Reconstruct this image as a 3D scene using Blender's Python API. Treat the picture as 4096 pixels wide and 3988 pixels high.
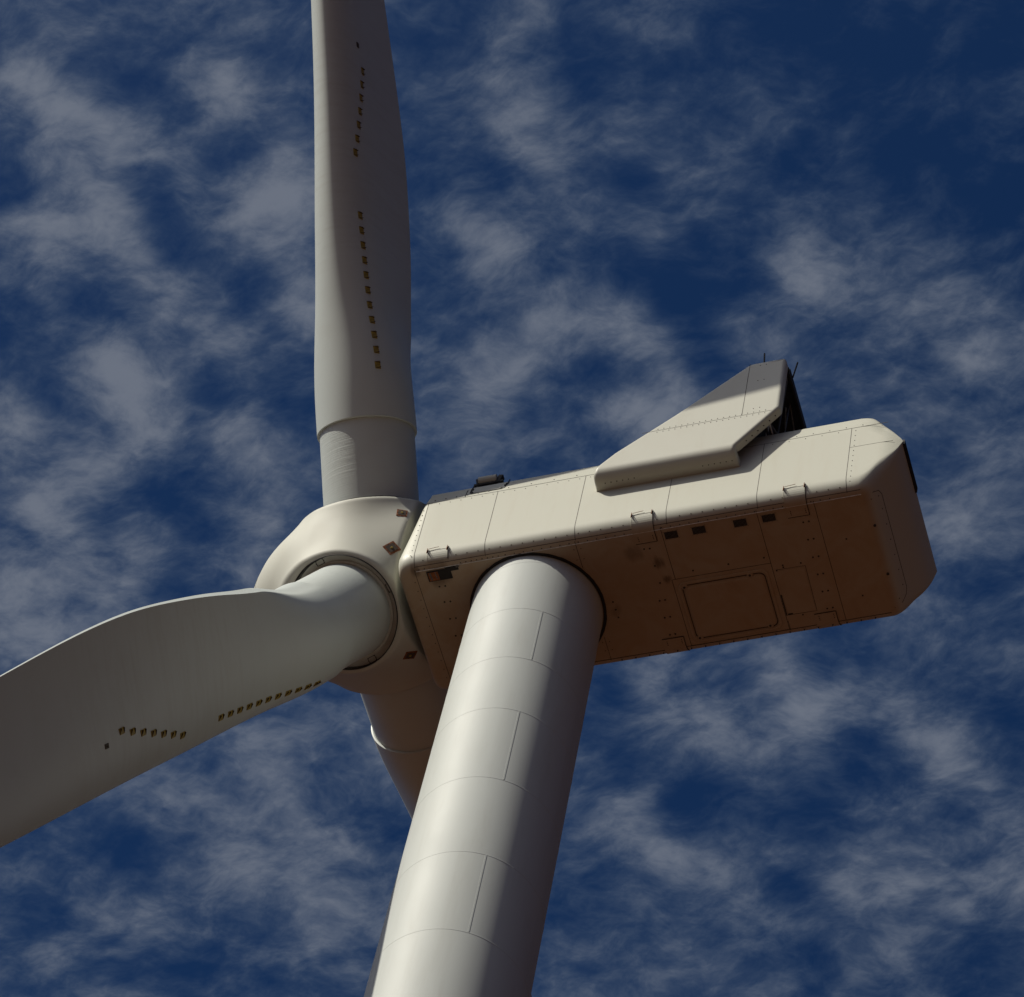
import bpy, bmesh, math, random
import numpy as np
from mathutils import Vector, Matrix

# ------------------------------------------------------------------ scene
scene = bpy.context.scene
for o in list(bpy.data.objects):
    bpy.data.objects.remove(o)
R_ = math.radians
Z0 = 87.8                       # underside of the nacelle above the ground

# ---- camera (stands on the ground, long lens, looking up)
cam_d = bpy.data.cameras.new("camera")
cam = bpy.data.objects.new("camera", cam_d)
scene.collection.objects.link(cam)
CAM = Vector((24.92318669, -49.80580964, -86.00842482 + Z0))
ROT = [[0.95475355, 0.16937326, 0.24445524],
       [0.26811258, -0.84589264, -0.46106537],
       [0.12869074, 0.50574532, -0.8530301]]
M = Matrix([ROT[0] + [CAM[0]], ROT[1] + [CAM[1]], ROT[2] + [CAM[2]], [0, 0, 0, 1]])
cam.matrix_world = M
cam_d.sensor_fit = 'HORIZONTAL'
cam_d.sensor_width = 36.0
cam_d.lens = 36.0 * 16500.0 / 4096.0
cam_d.clip_start = 0.5
cam_d.clip_end = 20000
scene.camera = cam
scene.render.resolution_x = 1024
scene.render.resolution_y = 997

# ---- sun
SUN_EL, SX, SY = R_(40.91), -0.6567, -0.7543
sun_vec = Vector((SX * math.cos(SUN_EL), SY * math.cos(SUN_EL), math.sin(SUN_EL))).normalized()
sd = bpy.data.lights.new("sun", 'SUN')
sd.energy = 4.75
sd.angle = R_(0.53)
sd.color = (1.0, 0.945, 0.82)
sun = bpy.data.objects.new("sun", sd)
scene.collection.objects.link(sun)
sun.rotation_euler = sun_vec.to_track_quat('Z', 'Y').to_euler()

scene.view_settings.view_transform = 'Standard'
scene.view_settings.look = 'None'
scene.view_settings.gamma = 1.0
scene.view_settings.use_curve_mapping = False
scene.view_settings.exposure = -0.12

# ------------------------------------------------------------------ node helper
class NT:
    def __init__(s, tree):
        s.t = tree
        tree.nodes.clear()
    def n(s, typ, **kw):
        nd = s.t.nodes.new(typ)
        for k, v in kw.items():
            setattr(nd, k, v)
        return nd
    def l(s, a, b):
        s.t.links.new(a, b)
    def val(s, sock, v):
        if hasattr(v, 'links') or hasattr(v, 'is_output'):
            s.l(v, sock)
        else:
            sock.default_value = v
    def math(s, op, a, b=None, c=None, clamp=False):
        nd = s.n('ShaderNodeMath', operation=op, use_clamp=clamp)
        s.val(nd.inputs[0], a)
        if b is not None: s.val(nd.inputs[1], b)
        if c is not None: s.val(nd.inputs[2], c)
        return nd.outputs[0]
    def vmath(s, op, a, b=None, out=0):
        nd = s.n('ShaderNodeVectorMath', operation=op)
        s.val(nd.inputs[0], a)
        if b is not None: s.val(nd.inputs[1], b)
        return nd.outputs[out]
    def noise(s, vec, scale, detail=4, rough=0.5, dist=0.0, dims='3D', lac=2.0):
        nd = s.n('ShaderNodeTexNoise')
        nd.noise_dimensions = dims
        if vec is not None: s.l(vec, nd.inputs['Vector'])
        nd.inputs['Scale'].default_value = scale
        nd.inputs['Detail'].default_value = detail
        nd.inputs['Roughness'].default_value = rough
        nd.inputs['Lacunarity'].default_value = lac
        nd.inputs['Distortion'].default_value = dist
        return nd
    def ramp(s, fac, a, b, va=0.0, vb=1.0, smooth=True):
        nd = s.n('ShaderNodeMapRange')
        nd.interpolation_type = 'SMOOTHSTEP' if smooth else 'LINEAR'
        s.l(fac, nd.inputs[0])
        for i, v in ((1, a), (2, b), (3, va), (4, vb)):
            nd.inputs[i].default_value = v
        return nd.outputs[0]
    def mix(s, fac, a, b, blend='MIX'):
        nd = s.n('ShaderNodeMix', data_type='RGBA', blend_type=blend)
        s.val(nd.inputs[0], fac)
        s.val(nd.inputs[6], a if not isinstance(a, tuple) else (*a, 1.0)[:4])
        s.val(nd.inputs[7], b if not isinstance(b, tuple) else (*b, 1.0)[:4])
        return nd.outputs[2]

# ------------------------------------------------------------------ world: sky and thin cloud
world = bpy.data.worlds.new("World")
scene.world = world
world.use_nodes = True
w = NT(world.node_tree)
out = w.n('ShaderNodeOutputWorld')
bg = w.n('ShaderNodeBackground')
sky = w.n('ShaderNodeTexSky', sky_type='NISHITA')
sky.sun_disc = False
sky.sun_elevation = SUN_EL
sky.sun_rotation = math.atan2(SX, SY)       # azimuth of the lamp, measured from +Y towards +X
sky.altitude = 900
sky.air_density = 1.0
sky.dust_density = 0.3
sky.ozone_density = 2.0
bg.inputs[1].default_value = 0.1
tc = w.n('ShaderNodeTexCoord')
sep = w.n('ShaderNodeSeparateXYZ')
w.l(tc.outputs['Generated'], sep.inputs[0])
dz = w.math('MAXIMUM', sep.outputs[2], 0.06)
# position on a flat cloud layer overhead (height 1)
lx = w.math('DIVIDE', sep.outputs[0], dz)
ly = w.math('DIVIDE', sep.outputs[1], dz)
comb = w.n('ShaderNodeCombineXYZ')
w.l(lx, comb.inputs[0]); w.l(ly, comb.inputs[1])
P = comb.outputs[0]
# (x, y, radius, weight) of the cloud banks on that layer
BANKS = []
#BANKS_BEGIN
BANKS += [(-0.3827, 0.3834, 0.0091, 0.81), (-0.3751, 0.3958, 0.0091, 0.81), (-0.3656, 0.4026, 0.0091, 0.63), (-0.3587, 0.4087, 0.0091, 0.63), (-0.3747, 0.4163, 0.0092, 0.63), (-0.371, 0.4297, 0.0093, 0.63), (-0.3265, 0.4002, 0.009, 0.63), (-0.3306, 0.4039, 0.009, 0.63), (-0.3206, 0.4278, 0.0091, 0.75), (-0.3201, 0.4405, 0.0092, 0.81), (-0.3345, 0.4391, 0.0092, 0.63), (-0.3266, 0.4567, 0.0093, 0.69), (-0.3274, 0.4711, 0.0094, 0.63), (-0.3954, 0.4285, 0.0094, 0.44), (-0.3897, 0.4338, 0.0094, 0.44), (-0.3696, 0.446, 0.0094, 0.44), (-0.3982, 0.4498, 0.0095, 0.44), (-0.3658, 0.4663, 0.0095, 0.56), (-0.3526, 0.4773, 0.0095, 0.63), (-0.3879, 0.4733, 0.0096, 0.63), (-0.3828, 0.481, 0.0096, 0.63), (-0.3903, 0.4895, 0.0097, 0.63), (-0.3843, 0.5042, 0.0098, 0.63), (-0.4054, 0.5067, 0.0099, 0.5), (-0.4224, 0.488, 0.0098, 0.63), (-0.4234, 0.5134, 0.01, 0.88), (-0.4181, 0.5301, 0.01, 0.75), (-0.4384, 0.5384, 0.0102, 0.81), (-0.3573, 0.5063, 0.0097, 0.63), (-0.3513, 0.5262, 0.0098, 0.5), (-0.3641, 0.5374, 0.0099, 0.5), (-0.4051, 0.5432, 0.0101, 0.44), (-0.3557, 0.3908, 0.0076, -0.46), (-0.3455, 0.3999, 0.0076, -0.46), (-0.3972, 0.4162, 0.0078, -0.46), (-0.3567, 0.4431, 0.0078, -0.46), (-0.3402, 0.4619, 0.0079, -0.55), (-0.4089, 0.4541, 0.008, -0.55), (-0.408, 0.4825, 0.0082, -0.46), (-0.3618, 0.4869, 0.0081, -0.55), (-0.3424, 0.4976, 0.0081, -0.46), (-0.3852, 0.5211, 0.0083, -0.55), (-0.3796, 0.5325, 0.0083, -0.46), (-0.3268, 0.4148, 0.0076, -0.46), (-0.3562, 0.4281, 0.0078, -0.46), (-0.3913, 0.4561, 0.008, -0.32), (-0.41, 0.4704, 0.0081, -0.28), (-0.3916, 0.4001, 0.0077, -0.23), (-0.2544, 0.4273, 0.0089, 0.46), (-0.2503, 0.4389, 0.009, 0.51), (-0.2463, 0.4507, 0.009, 0.46), (-0.2537, 0.4187, 0.0089, 0.28), (-0.2159, 0.4453, 0.0089, 0.23), (-0.1974, 0.4532, 0.0089, 0.23), (-0.2693, 0.4608, 0.0092, 0.55), (-0.2658, 0.488, 0.0093, 0.64), (-0.2531, 0.4824, 0.0092, 0.6), (-0.2433, 0.4906, 0.0092, 0.55), (-0.2761, 0.4982, 0.0094, 0.55), (-0.2825, 0.5074, 0.0095, 0.46), (-0.2469, 0.5178, 0.0094, 0.74), (-0.2395, 0.5214, 0.0094, 0.64), (-0.2283, 0.5143, 0.0093, 0.55), (-0.1935, 0.4848, 0.0091, 0.55), (-0.1861, 0.4913, 0.0091, 0.55), (-0.1852, 0.4765, 0.009, 0.37), (-0.2213, 0.4659, 0.009, 0.28), (-0.2068, 0.5053, 0.0092, 0.41), (-0.2363, 0.5023, 0.0093, 0.41), (-0.2337, 0.4211, 0.0081, -0.46), (-0.264, 0.439, 0.0083, -0.46), (-0.2259, 0.4491, 0.0082, -0.46), (-0.2365, 0.4717, 0.0084, -0.46), (-0.2284, 0.4825, 0.0084, -0.6), (-0.2232, 0.4907, 0.0084, -0.55), (-0.2152, 0.4772, 0.0084, -0.46), (-0.248, 0.5082, 0.0086, -0.46), (-0.2211, 0.5075, 0.0085, -0.46), (-0.2001, 0.4714, 0.0083, -0.37), (-0.1836, 0.4513, 0.0081, -0.46), (-0.2033, 0.4877, 0.0084, -0.46), (-0.253, 0.5092, 0.0086, -0.28), (-0.264, 0.6087, 0.0108, 0.46), (-0.2567, 0.6289, 0.0109, 0.54), (-0.2443, 0.6299, 0.0109, 0.5), (-0.2258, 0.6241, 0.0108, 0.41), (-0.2123, 0.624, 0.0107, 0.41), (-0.2275, 0.6078, 0.0107, 0.46), (-0.1914, 0.6453, 0.0108, 0.41), (-0.1813, 0.6499, 0.0108, 0.41), (-0.1898, 0.6283, 0.0107, 0.33), (-0.1734, 0.6703, 0.0109, 0.41), (-0.2796, 0.6547, 0.0112, 0.46), (-0.2722, 0.6714, 0.0112, 0.46), (-0.2591, 0.6794, 0.0112, 0.41), (-0.2491, 0.6954, 0.0113, 0.37), (-0.2242, 0.6886, 0.0112, 0.37), (-0.2083, 0.6943, 0.0112, 0.54), (-0.1921, 0.6987, 0.0111, 0.54), (-0.1764, 0.6945, 0.0111, 0.5), (-0.2155, 0.7156, 0.0113, 0.37), (-0.2825, 0.7108, 0.0115, 0.29), (-0.2966, 0.7011, 0.0115, 0.21), (-0.277, 0.6103, 0.0088, -0.46), (-0.2788, 0.6302, 0.009, -0.28), (-0.2634, 0.6508, 0.009, -0.6), (-0.2504, 0.645, 0.009, -0.46), (-0.2402, 0.6593, 0.009, -0.46), (-0.2287, 0.6642, 0.009, -0.46), (-0.2088, 0.6474, 0.0089, -0.46), (-0.2069, 0.6343, 0.0088, -0.46), (-0.1652, 0.6503, 0.0087, -0.46), (-0.1826, 0.6659, 0.0089, -0.46), (-0.2415, 0.6883, 0.0092, -0.6), (-0.186, 0.7124, 0.0091, -0.51), (-0.1997, 0.7328, 0.0093, -0.46), (-0.2655, 0.691, 0.0092, -0.23), (-0.2432, 0.7193, 0.0093, -0.32), (-0.2342, 0.6145, 0.0087, -0.28), (-0.385, 0.6126, 0.0142, 0.46), (-0.3743, 0.6319, 0.0143, 0.51), (-0.4033, 0.6441, 0.0145, 0.46), (-0.3742, 0.6534, 0.0145, 0.46), (-0.4428, 0.6607, 0.0149, 0.37), (-0.4171, 0.624, 0.0144, 0.32), (-0.4686, 0.6703, 0.0151, 0.28), (-0.3532, 0.6167, 0.0141, 0.46), (-0.391, 0.6641, 0.0146, 0.37), (-0.3795, 0.6762, 0.0147, 0.37), (-0.4441, 0.5598, 0.014, 0.69), (-0.4239, 0.5544, 0.0139, 0.46), (-0.1517, 0.5517, 0.0127, 0.46), (-0.1657, 0.5643, 0.0128, 0.46), (-0.1564, 0.5766, 0.0129, 0.32), (-0.1503, 0.5216, 0.0124, 0.37), (-0.1757, 0.5366, 0.0127, 0.18), (-0.1613, 0.4995, 0.0123, 0.51), (-0.1412, 0.5136, 0.0123, 0.55), (-0.1746, 0.439, 0.0119, 0.23), (-0.4376, 0.6398, 0.0129, -0.46), (-0.4663, 0.6485, 0.0131, -0.46), (-0.4328, 0.6828, 0.0132, -0.46), (-0.3556, 0.6412, 0.0126, -0.37), (-0.4005, 0.6947, 0.0132, -0.37), (-0.4615, 0.6196, 0.0129, -0.28), (-0.131, 0.48, 0.0106, -0.46), (-0.154, 0.5929, 0.0115, -0.28), (-0.1655, 0.6319, 0.0118, -0.46), (-0.281, 0.4368, 0.0109, -0.46), (-0.2218, 0.4935, 0.011, -0.37), (-0.1825, 0.515, 0.011, -0.37), (-0.141, 0.4354, 0.0389, -0.56), (-0.1831, 0.4154, 0.0389, -0.28), (-0.1314, 0.4688, 0.0396, -0.24)]
#BANKS_END
acc = None
for (bx, by, br, bw) in BANKS:
    dv = w.vmath('DISTANCE', P, (bx, by, 0), out=1)
    q = w.math('DIVIDE', dv, br)
    q = w.math('MULTIPLY', q, q)
    q = w.math('MULTIPLY', q, -1.0)
    q = w.math('EXPONENT', q)
    acc = w.math('MULTIPLY_ADD', q, bw, acc if acc is not None else 0.0)
warp = w.noise(P, 22.0, 3, 0.55)
wv = w.vmath('SUBTRACT', warp.outputs['Color'], (0.5, 0.5, 0.5))
wv = w.vmath('MULTIPLY', wv, (0.022, 0.022, 0.0))
PW = w.vmath('ADD', P, wv)
st_ = w.n('ShaderNodeMapping')
st_.inputs['Rotation'].default_value = (0, 0, 0.75)
st_.inputs['Scale'].default_value = (1.0, 1.55, 1.0)
w.l(PW, st_.inputs[0])
n1 = w.noise(st_.outputs[0], 36.0, 10, 0.60, 0.0)
n2 = w.noise(st_.outputs[0], 100.0, 9, 0.62, 0.1)
n3 = w.noise(P, 9.0, 3, 0.5)
dens = w.math('MULTIPLY_ADD', w.math('SUBTRACT', n1.outputs['Fac'], 0.5), 2.7, 0.52)
dens = w.math('MULTIPLY_ADD', w.math('SUBTRACT', n2.outputs['Fac'], 0.5), 1.3, dens)
if acc is not None:
    dens = w.math('ADD', dens, acc)
else:
    dens = w.math('ADD', dens, w.math('MULTIPLY', n3.outputs['Fac'], 0.9))
cover = w.ramp(dens, -0.30, 1.80)
thick = w.math('MULTIPLY', cover, 0.93)
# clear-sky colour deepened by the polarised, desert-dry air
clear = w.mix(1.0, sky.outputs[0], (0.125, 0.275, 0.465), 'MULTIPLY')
cloudc = w.mix(w.ramp(dens, 0.2, 1.7), (0.82, 1.24, 1.98), (1.92, 2.20, 2.80))
col = w.mix(thick, clear, cloudc)
# fill light shaping: sky dimmed away from the sun, white glow added round it
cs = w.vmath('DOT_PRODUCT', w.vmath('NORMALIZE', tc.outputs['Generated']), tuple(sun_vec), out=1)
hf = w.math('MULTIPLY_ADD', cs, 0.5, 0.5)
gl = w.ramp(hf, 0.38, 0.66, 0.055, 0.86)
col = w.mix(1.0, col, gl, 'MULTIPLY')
fill_glow = w.math('MULTIPLY', w.math('POWER', w.math('MULTIPLY_ADD', cs, 0.5, 0.5), 24.0), 18.0)
col = w.mix(1.0, col, w.mix(1.0, (1.0, 0.95, 0.86), fill_glow, 'MULTIPLY'), 'ADD')
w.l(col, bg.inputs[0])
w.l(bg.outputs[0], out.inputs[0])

# ------------------------------------------------------------------ materials
def new_mat(name):
    m = bpy.data.materials.new(name)
    m.use_nodes = True
    t = NT(m.node_tree)
    o = t.n('ShaderNodeOutputMaterial')
    b = t.n('ShaderNodeBsdfPrincipled')
    t.l(b.outputs[0], o.inputs[0])
    return m, t, b

def paint(name, base, rough=0.38, dirt=(0.30, 0.22, 0.14), amount=0.12, streak=(1, 1, 1), scale=1.3, bump=0.0):
    m, t, b = new_mat(name)
    tcn = t.n('ShaderNodeTexCoord')
    mp = t.n('ShaderNodeMapping')
    mp.inputs['Scale'].default_value = streak
    t.l(tcn.outputs['Object'], mp.inputs[0])
    a = t.noise(mp.outputs[0], scale, 8, 0.62, 0.6)
    f = t.noise(mp.outputs[0], scale * 9, 5, 0.6)
    msk = t.ramp(a.outputs['Fac'], 0.42, 0.78)
    msk = t.math('MULTIPLY', msk, t.ramp(f.outputs['Fac'], 0.25, 0.75, 0.5, 1.0))
    msk = t.math('MULTIPLY', msk, amount)
    c1 = t.mix(msk, base, dirt)
    big = t.noise(tcn.outputs['Object'], 0.35, 3, 0.5)
    c2 = t.mix(t.ramp(big.outputs['Fac'], 0.3, 0.7, 0.0, 0.06), c1, tuple(x * 0.72 for x in base))
    t.l(c2, b.inputs['Base Color'])
    rr = t.ramp(big.outputs['Fac'], 0.2, 0.8, rough - 0.03, rough + 0.05)
    t.l(rr, b.inputs['Roughness'])
    b.inputs['Specular IOR Level'].default_value = 0.3
    if bump:
        bp = t.n('ShaderNodeBump')
        bp.inputs['Strength'].default_value = bump
        bp.inputs['Distance'].default_value = 0.02
        t.l(a.outputs['Fac'], bp.inputs['Height'])
        t.l(bp.outputs[0], b.inputs['Normal'])
    return m

WHITE = (0.495, 0.492, 0.415)
def flat(name, col, rough=0.5, metal=0.0):
    m, t, b = new_mat(name)
    tcn = t.n('ShaderNodeTexCoord')
    a = t.noise(tcn.outputs['Object'], 14.0, 5, 0.6)
    c = t.mix(t.ramp(a.outputs['Fac'], 0.3, 0.7), tuple(x * 0.7 for x in col), tuple(min(1, x * 1.25) for x in col))
    t.l(c, b.inputs['Base Color'])
    b.inputs['Roughness'].default_value = rough
    b.inputs['Metallic'].default_value = metal
    return m

def nacelle_mat():
    """gel coat: clean sides, oily dust staining on the underside"""
    m, t, b = new_mat('nacelle_gelcoat')
    tcn = t.n('ShaderNodeTexCoord')
    O = tcn.outputs['Object']
    sp = t.n('ShaderNodeSeparateXYZ'); t.l(O, sp.inputs[0])
    a = t.noise(O, 1.1, 8, 0.65, 0.8)
    mp = t.n('ShaderNodeMapping'); mp.inputs['Scale'].default_value = (2.4, 0.5, 0.35)
    t.l(O, mp.inputs[0])
    st = t.noise(mp.outputs[0], 1.6, 7, 0.6, 0.3)
    fine = t.noise(O, 26, 4, 0.6)
    c = t.mix(t.math('MULTIPLY', t.ramp(st.outputs['Fac'], 0.48, 0.8), 0.10), WHITE, (0.36, 0.27, 0.17))
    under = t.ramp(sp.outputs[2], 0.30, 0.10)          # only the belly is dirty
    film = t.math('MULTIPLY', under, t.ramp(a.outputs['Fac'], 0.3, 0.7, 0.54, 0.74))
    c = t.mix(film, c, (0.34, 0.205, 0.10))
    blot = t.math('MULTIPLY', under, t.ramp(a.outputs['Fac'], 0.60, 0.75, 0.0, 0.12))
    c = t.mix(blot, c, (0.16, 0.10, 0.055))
    # oil mist spots
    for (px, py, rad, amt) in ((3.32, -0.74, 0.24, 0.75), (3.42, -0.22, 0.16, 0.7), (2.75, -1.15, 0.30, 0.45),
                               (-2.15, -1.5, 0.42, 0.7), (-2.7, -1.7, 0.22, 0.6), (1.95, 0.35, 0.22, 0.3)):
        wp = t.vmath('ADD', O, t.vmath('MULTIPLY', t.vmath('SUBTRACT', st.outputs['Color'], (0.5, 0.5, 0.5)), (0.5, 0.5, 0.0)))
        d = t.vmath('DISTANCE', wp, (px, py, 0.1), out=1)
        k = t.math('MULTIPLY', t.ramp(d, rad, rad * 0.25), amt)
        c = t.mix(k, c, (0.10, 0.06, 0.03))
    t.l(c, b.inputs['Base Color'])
    t.l(t.ramp(fine.outputs['Fac'], 0.2, 0.8, 0.42, 0.56), b.inputs['Roughness'])
    b.inputs['Specular IOR Level'].default_value = 0.35
    return m

M_nac = nacelle_mat()
M_white = paint('white_gelcoat', WHITE, 0.42, amount=0.10)
M_cool = paint('cooler_gelcoat', (0.49, 0.485, 0.42), 0.42, amount=0.10, streak=(1.5, 1.5, 0.4))
M_spin = paint('spinner_gelcoat', (0.495, 0.495, 0.435), 0.60, dirt=(0.38, 0.31, 0.20), amount=0.12)
M_tower = paint('tower_paint', (0.485, 0.508, 0.488), 0.56, dirt=(0.26, 0.24, 0.20), amount=0.22, streak=(2.2, 2.2, 0.28), scale=1.0)
M_seam = flat('dark_joint', (0.045, 0.035, 0.028), 0.8)
M_bolt = flat('bolt_head', (0.05, 0.04, 0.03), 0.6)
M_black = flat('black_rubber', (0.012, 0.011, 0.011), 0.7)
M_lip = flat('white_lip', (0.72, 0.70, 0.64), 0.4)
M_grey = paint('grey_paint', (0.33, 0.33, 0.32), 0.5, amount=0.2)
M_steel = flat('galvanised_steel', (0.14, 0.135, 0.13), 0.5, 0.5)
M_rust = flat('rusty_steel', (0.24, 0.075, 0.02), 0.75, 0.1)
M_dark = flat('dark_radiator', (0.02, 0.018, 0.017), 0.65)
M_vent = flat('vent_grille', (0.03, 0.03, 0.032), 0.6)
M_slat = flat('vent_slat', (0.10, 0.095, 0.09), 0.5)
M_ring = paint('root_plate_paint', (0.55, 0.55, 0.50), 0.5, dirt=(0.25, 0.16, 0.07), amount=0.35, scale=2.5)
M_yellow = flat('yellow_plastic', (0.30, 0.215, 0.025), 0.55)
M_vgfin = flat('vortex_fin', (0.05, 0.03, 0.012), 0.6)

def blade_mat():
    m, t, b = new_mat('blade_gelcoat')
    tcn = t.n('ShaderNodeTexCoord')
    O = tcn.outputs['Object']
    sp = t.n('ShaderNodeSeparateXYZ'); t.l(O, sp.inputs[0])
    mp = t.n('ShaderNodeMapping'); mp.inputs['Scale'].default_value = (0.35, 0.35, 3.0)
    t.l(O, mp.inputs[0])
    st = t.noise(mp.outputs[0], 2.2, 7, 0.6, 0.1)     # chordwise streaks behind the vortex generators
    a = t.noise(O, 0.8, 6, 0.6, 0.4)
    rng = t.math('MULTIPLY', t.ramp(sp.outputs[2], 7.0, 10.5), t.ramp(sp.outputs[2], 19.0, 14.0))
    k = t.math('MULTIPLY', t.math('MULTIPLY', t.ramp(st.outputs['Fac'], 0.40, 0.75), rng), 0.16)
    k = t.math('ADD', k, t.math('MULTIPLY', t.ramp(a.outputs['Fac'], 0.45, 0.75), 0.08))
    c = t.mix(k, (0.505, 0.540, 0.515), (0.30, 0.26, 0.20))
    # paint-roller marks round the root cylinder
    mp2 = t.n('ShaderNodeMapping'); mp2.inputs['Scale'].default_value = (0.25, 0.25, 22.0)
    mp2.inputs['Rotation'].default_value = (0.02, -0.03, 0)
    t.l(O, mp2.inputs[0])
    rm = t.noise(mp2.outputs[0], 1.0, 4, 0.75, 0.15)
    root = t.ramp(sp.outputs[2], 4.45, 4.40)
    bp = t.n('ShaderNodeBump')
    t.l(t.math('MULTIPLY', root, 0.20), bp.inputs['Strength'])
    bp.inputs['Distance'].default_value = 0.05
    t.l(rm.outputs['Fac'], bp.inputs['Height'])
    t.l(bp.outputs[0], b.inputs['Normal'])
    t.l(c, b.inputs['Base Color'])
    b.inputs['Roughness'].default_value = 0.44
    b.inputs['Specular IOR Level'].default_value = 0.4
    return m
M_blade = blade_mat()

def ground_mat():
    m, t, b = new_mat('dry_red_soil')
    tcn = t.n('ShaderNodeTexCoord')
    a = t.noise(tcn.outputs['Object'], 0.02, 9, 0.6)
    g = t.noise(tcn.outputs['Object'], 1.2, 8, 0.7)
    c = t.mix(t.ramp(a.outputs['Fac'], 0.35, 0.65), (0.052, 0.016, 0.0040), (0.070, 0.025, 0.008))
    c = t.mix(t.ramp(g.outputs['Fac'], 0.35, 0.7, 0, 0.5), c, (0.030, 0.012, 0.004))
    t.l(c, b.inputs['Base Color'])
    b.inputs['Roughness'].default_value = 0.95
    return m
M_ground = ground_mat()

# ------------------------------------------------------------------ mesh helpers
def link(name, me, parent=None, loc=None, mats=(), smooth=None):
    o = bpy.data.objects.new(name, me)
    scene.collection.objects.link(o)
    if parent is not None:
        o.parent = parent
    if loc is not None:
        o.location = loc
    for m in mats:
        me.materials.append(m)
    if smooth is not None:
        me.shade_smooth()
        if smooth < 179:
            me.set_sharp_from_angle(angle=R_(smooth))
    return o

class Mesh:
    """collects faces, each with a material slot"""
    def __init__(s):
        s.v, s.f, s.m = [], [], []
    def add(s, verts, faces, mi=0):
        k = len(s.v)
        s.v += [tuple(map(float, p)) for p in verts]
        s.f += [tuple(i + k for i in f) for f in faces]
        s.m += [mi] * len(faces)
    def box(s, c, size, mi=0, mat=None):
        x, y, z = (d / 2 for d in size)
        vs = [Vector((sx * x, sy * y, sz * z)) for sx in (-1, 1) for sy in (-1, 1) for sz in (-1, 1)]
        if mat is not None:
            vs = [mat @ q for q in vs]
        vs = [q + Vector(c) for q in vs]
        s.add(vs, [(0, 1, 3, 2), (4, 6, 7, 5), (0, 4, 5, 1), (2, 3, 7, 6), (0, 2, 6, 4), (1, 5, 7, 3)], mi)
    def tube(s, a, b, r, mi=0, n=10, r2=None):
        a, b = Vector(a), Vector(b)
        d = (b - a).normalized()
        u = d.orthogonal().normalized(); q = d.cross(u)
        r2 = r if r2 is None else r2
        vs = []
        for p, rr in ((a, r), (b, r2)):
            for i in range(n):
                t = 2 * math.pi * i / n
                vs.append(p + rr * (math.cos(t) * u + math.sin(t) * q))
        fs = [(i, (i + 1) % n, n + (i + 1) % n, n + i) for i in range(n)]
        fs += [tuple(range(n - 1, -1, -1)), tuple(range(n, 2 * n))]
        s.add(vs, fs, mi)
    def bolt(s, p, nrm, r=0.016, h=0.012, mi=0, n=8):
        p, nrm = Vector(p), Vector(nrm).normalized()
        u = nrm.orthogonal().normalized(); q = nrm.cross(u)
        vs = [p - nrm * 0.004 + r * (math.cos(2 * math.pi * i / n) * u + math.sin(2 * math.pi * i / n) * q) for i in range(n)]
        vs += [p + nrm * h + 0.7 * r * (math.cos(2 * math.pi * i / n) * u + math.sin(2 * math.pi * i / n) * q) for i in range(n)]
        fs = [(i, (i + 1) % n, n + (i + 1) % n, n + i) for i in range(n)] + [tuple(range(n, 2 * n))]
        s.add(vs, fs, mi)
    def ribbon(s, pts, nrms, width, lift=0.003, mi=0, across=None):
        """thin band following a line of points on a surface, standing a little proud"""
        pts = [Vector(p) for p in pts]; nrms = [Vector(q).normalized() for q in nrms]
        vs = []
        for i, p in enumerate(pts):
            d = (pts[min(i + 1, len(pts) - 1)] - pts[max(i - 1, 0)]).normalized()
            a = d.cross(nrms[i]).normalized() * width / 2
            vs += [p + nrms[i] * lift - a, p + nrms[i] * lift + a,
                   p - nrms[i] * 0.004 - a, p - nrms[i] * 0.004 + a]
        fs = []
        for i in range(len(pts) - 1):
            k = 4 * i
            fs += [(k, k + 1, k + 5, k + 4), (k + 2, k, k + 4, k + 6), (k + 1, k + 3, k + 7, k + 5)]
        s.add(vs, fs, mi)
    def build(s, name, mats, parent=None, loc=None, smooth=None):
        me = bpy.data.meshes.new(name)
        me.from_pydata(s.v, [], s.f)
        me.polygons.foreach_set('material_index', s.m)
        bm = bmesh.new(); bm.from_mesh(me)
        bmesh.ops.recalc_face_normals(bm, faces=bm.faces)
        bm.to_mesh(me); bm.free()
        me.update()
        return link(name, me, parent, loc, mats, smooth)

def interp(x, xs, ys):
    return float(np.interp(x, xs, ys))

def smooth_interp(x, xs, ys):
    """monotone-ish cubic (Catmull-Rom on non-uniform knots)"""
    xs = list(xs); ys = list(ys)
    if x <= xs[0]: return ys[0]
    if x >= xs[-1]: return ys[-1]
    i = max(j for j in range(len(xs) - 1) if xs[j] <= x)
    h = xs[i + 1] - xs[i]; t = (x - xs[i]) / h
    def slope(j):
        if j == 0: return (ys[1] - ys[0]) / (xs[1] - xs[0])
        if j == len(xs) - 1: return (ys[-1] - ys[-2]) / (xs[-1] - xs[-2])
        a = (ys[j] - ys[j - 1]) / (xs[j] - xs[j - 1]); b = (ys[j + 1] - ys[j]) / (xs[j + 1] - xs[j])
        if a * b <= 0: return 0.0
        return 2 * a * b / (a + b)
    m0, m1 = slope(i), slope(i + 1)
    t2, t3 = t * t, t * t * t
    return (2 * t3 - 3 * t2 + 1) * ys[i] + (t3 - 2 * t2 + t) * h * m0 + (-2 * t3 + 3 * t2) * ys[i + 1] + (t3 - t2) * h * m1

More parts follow.
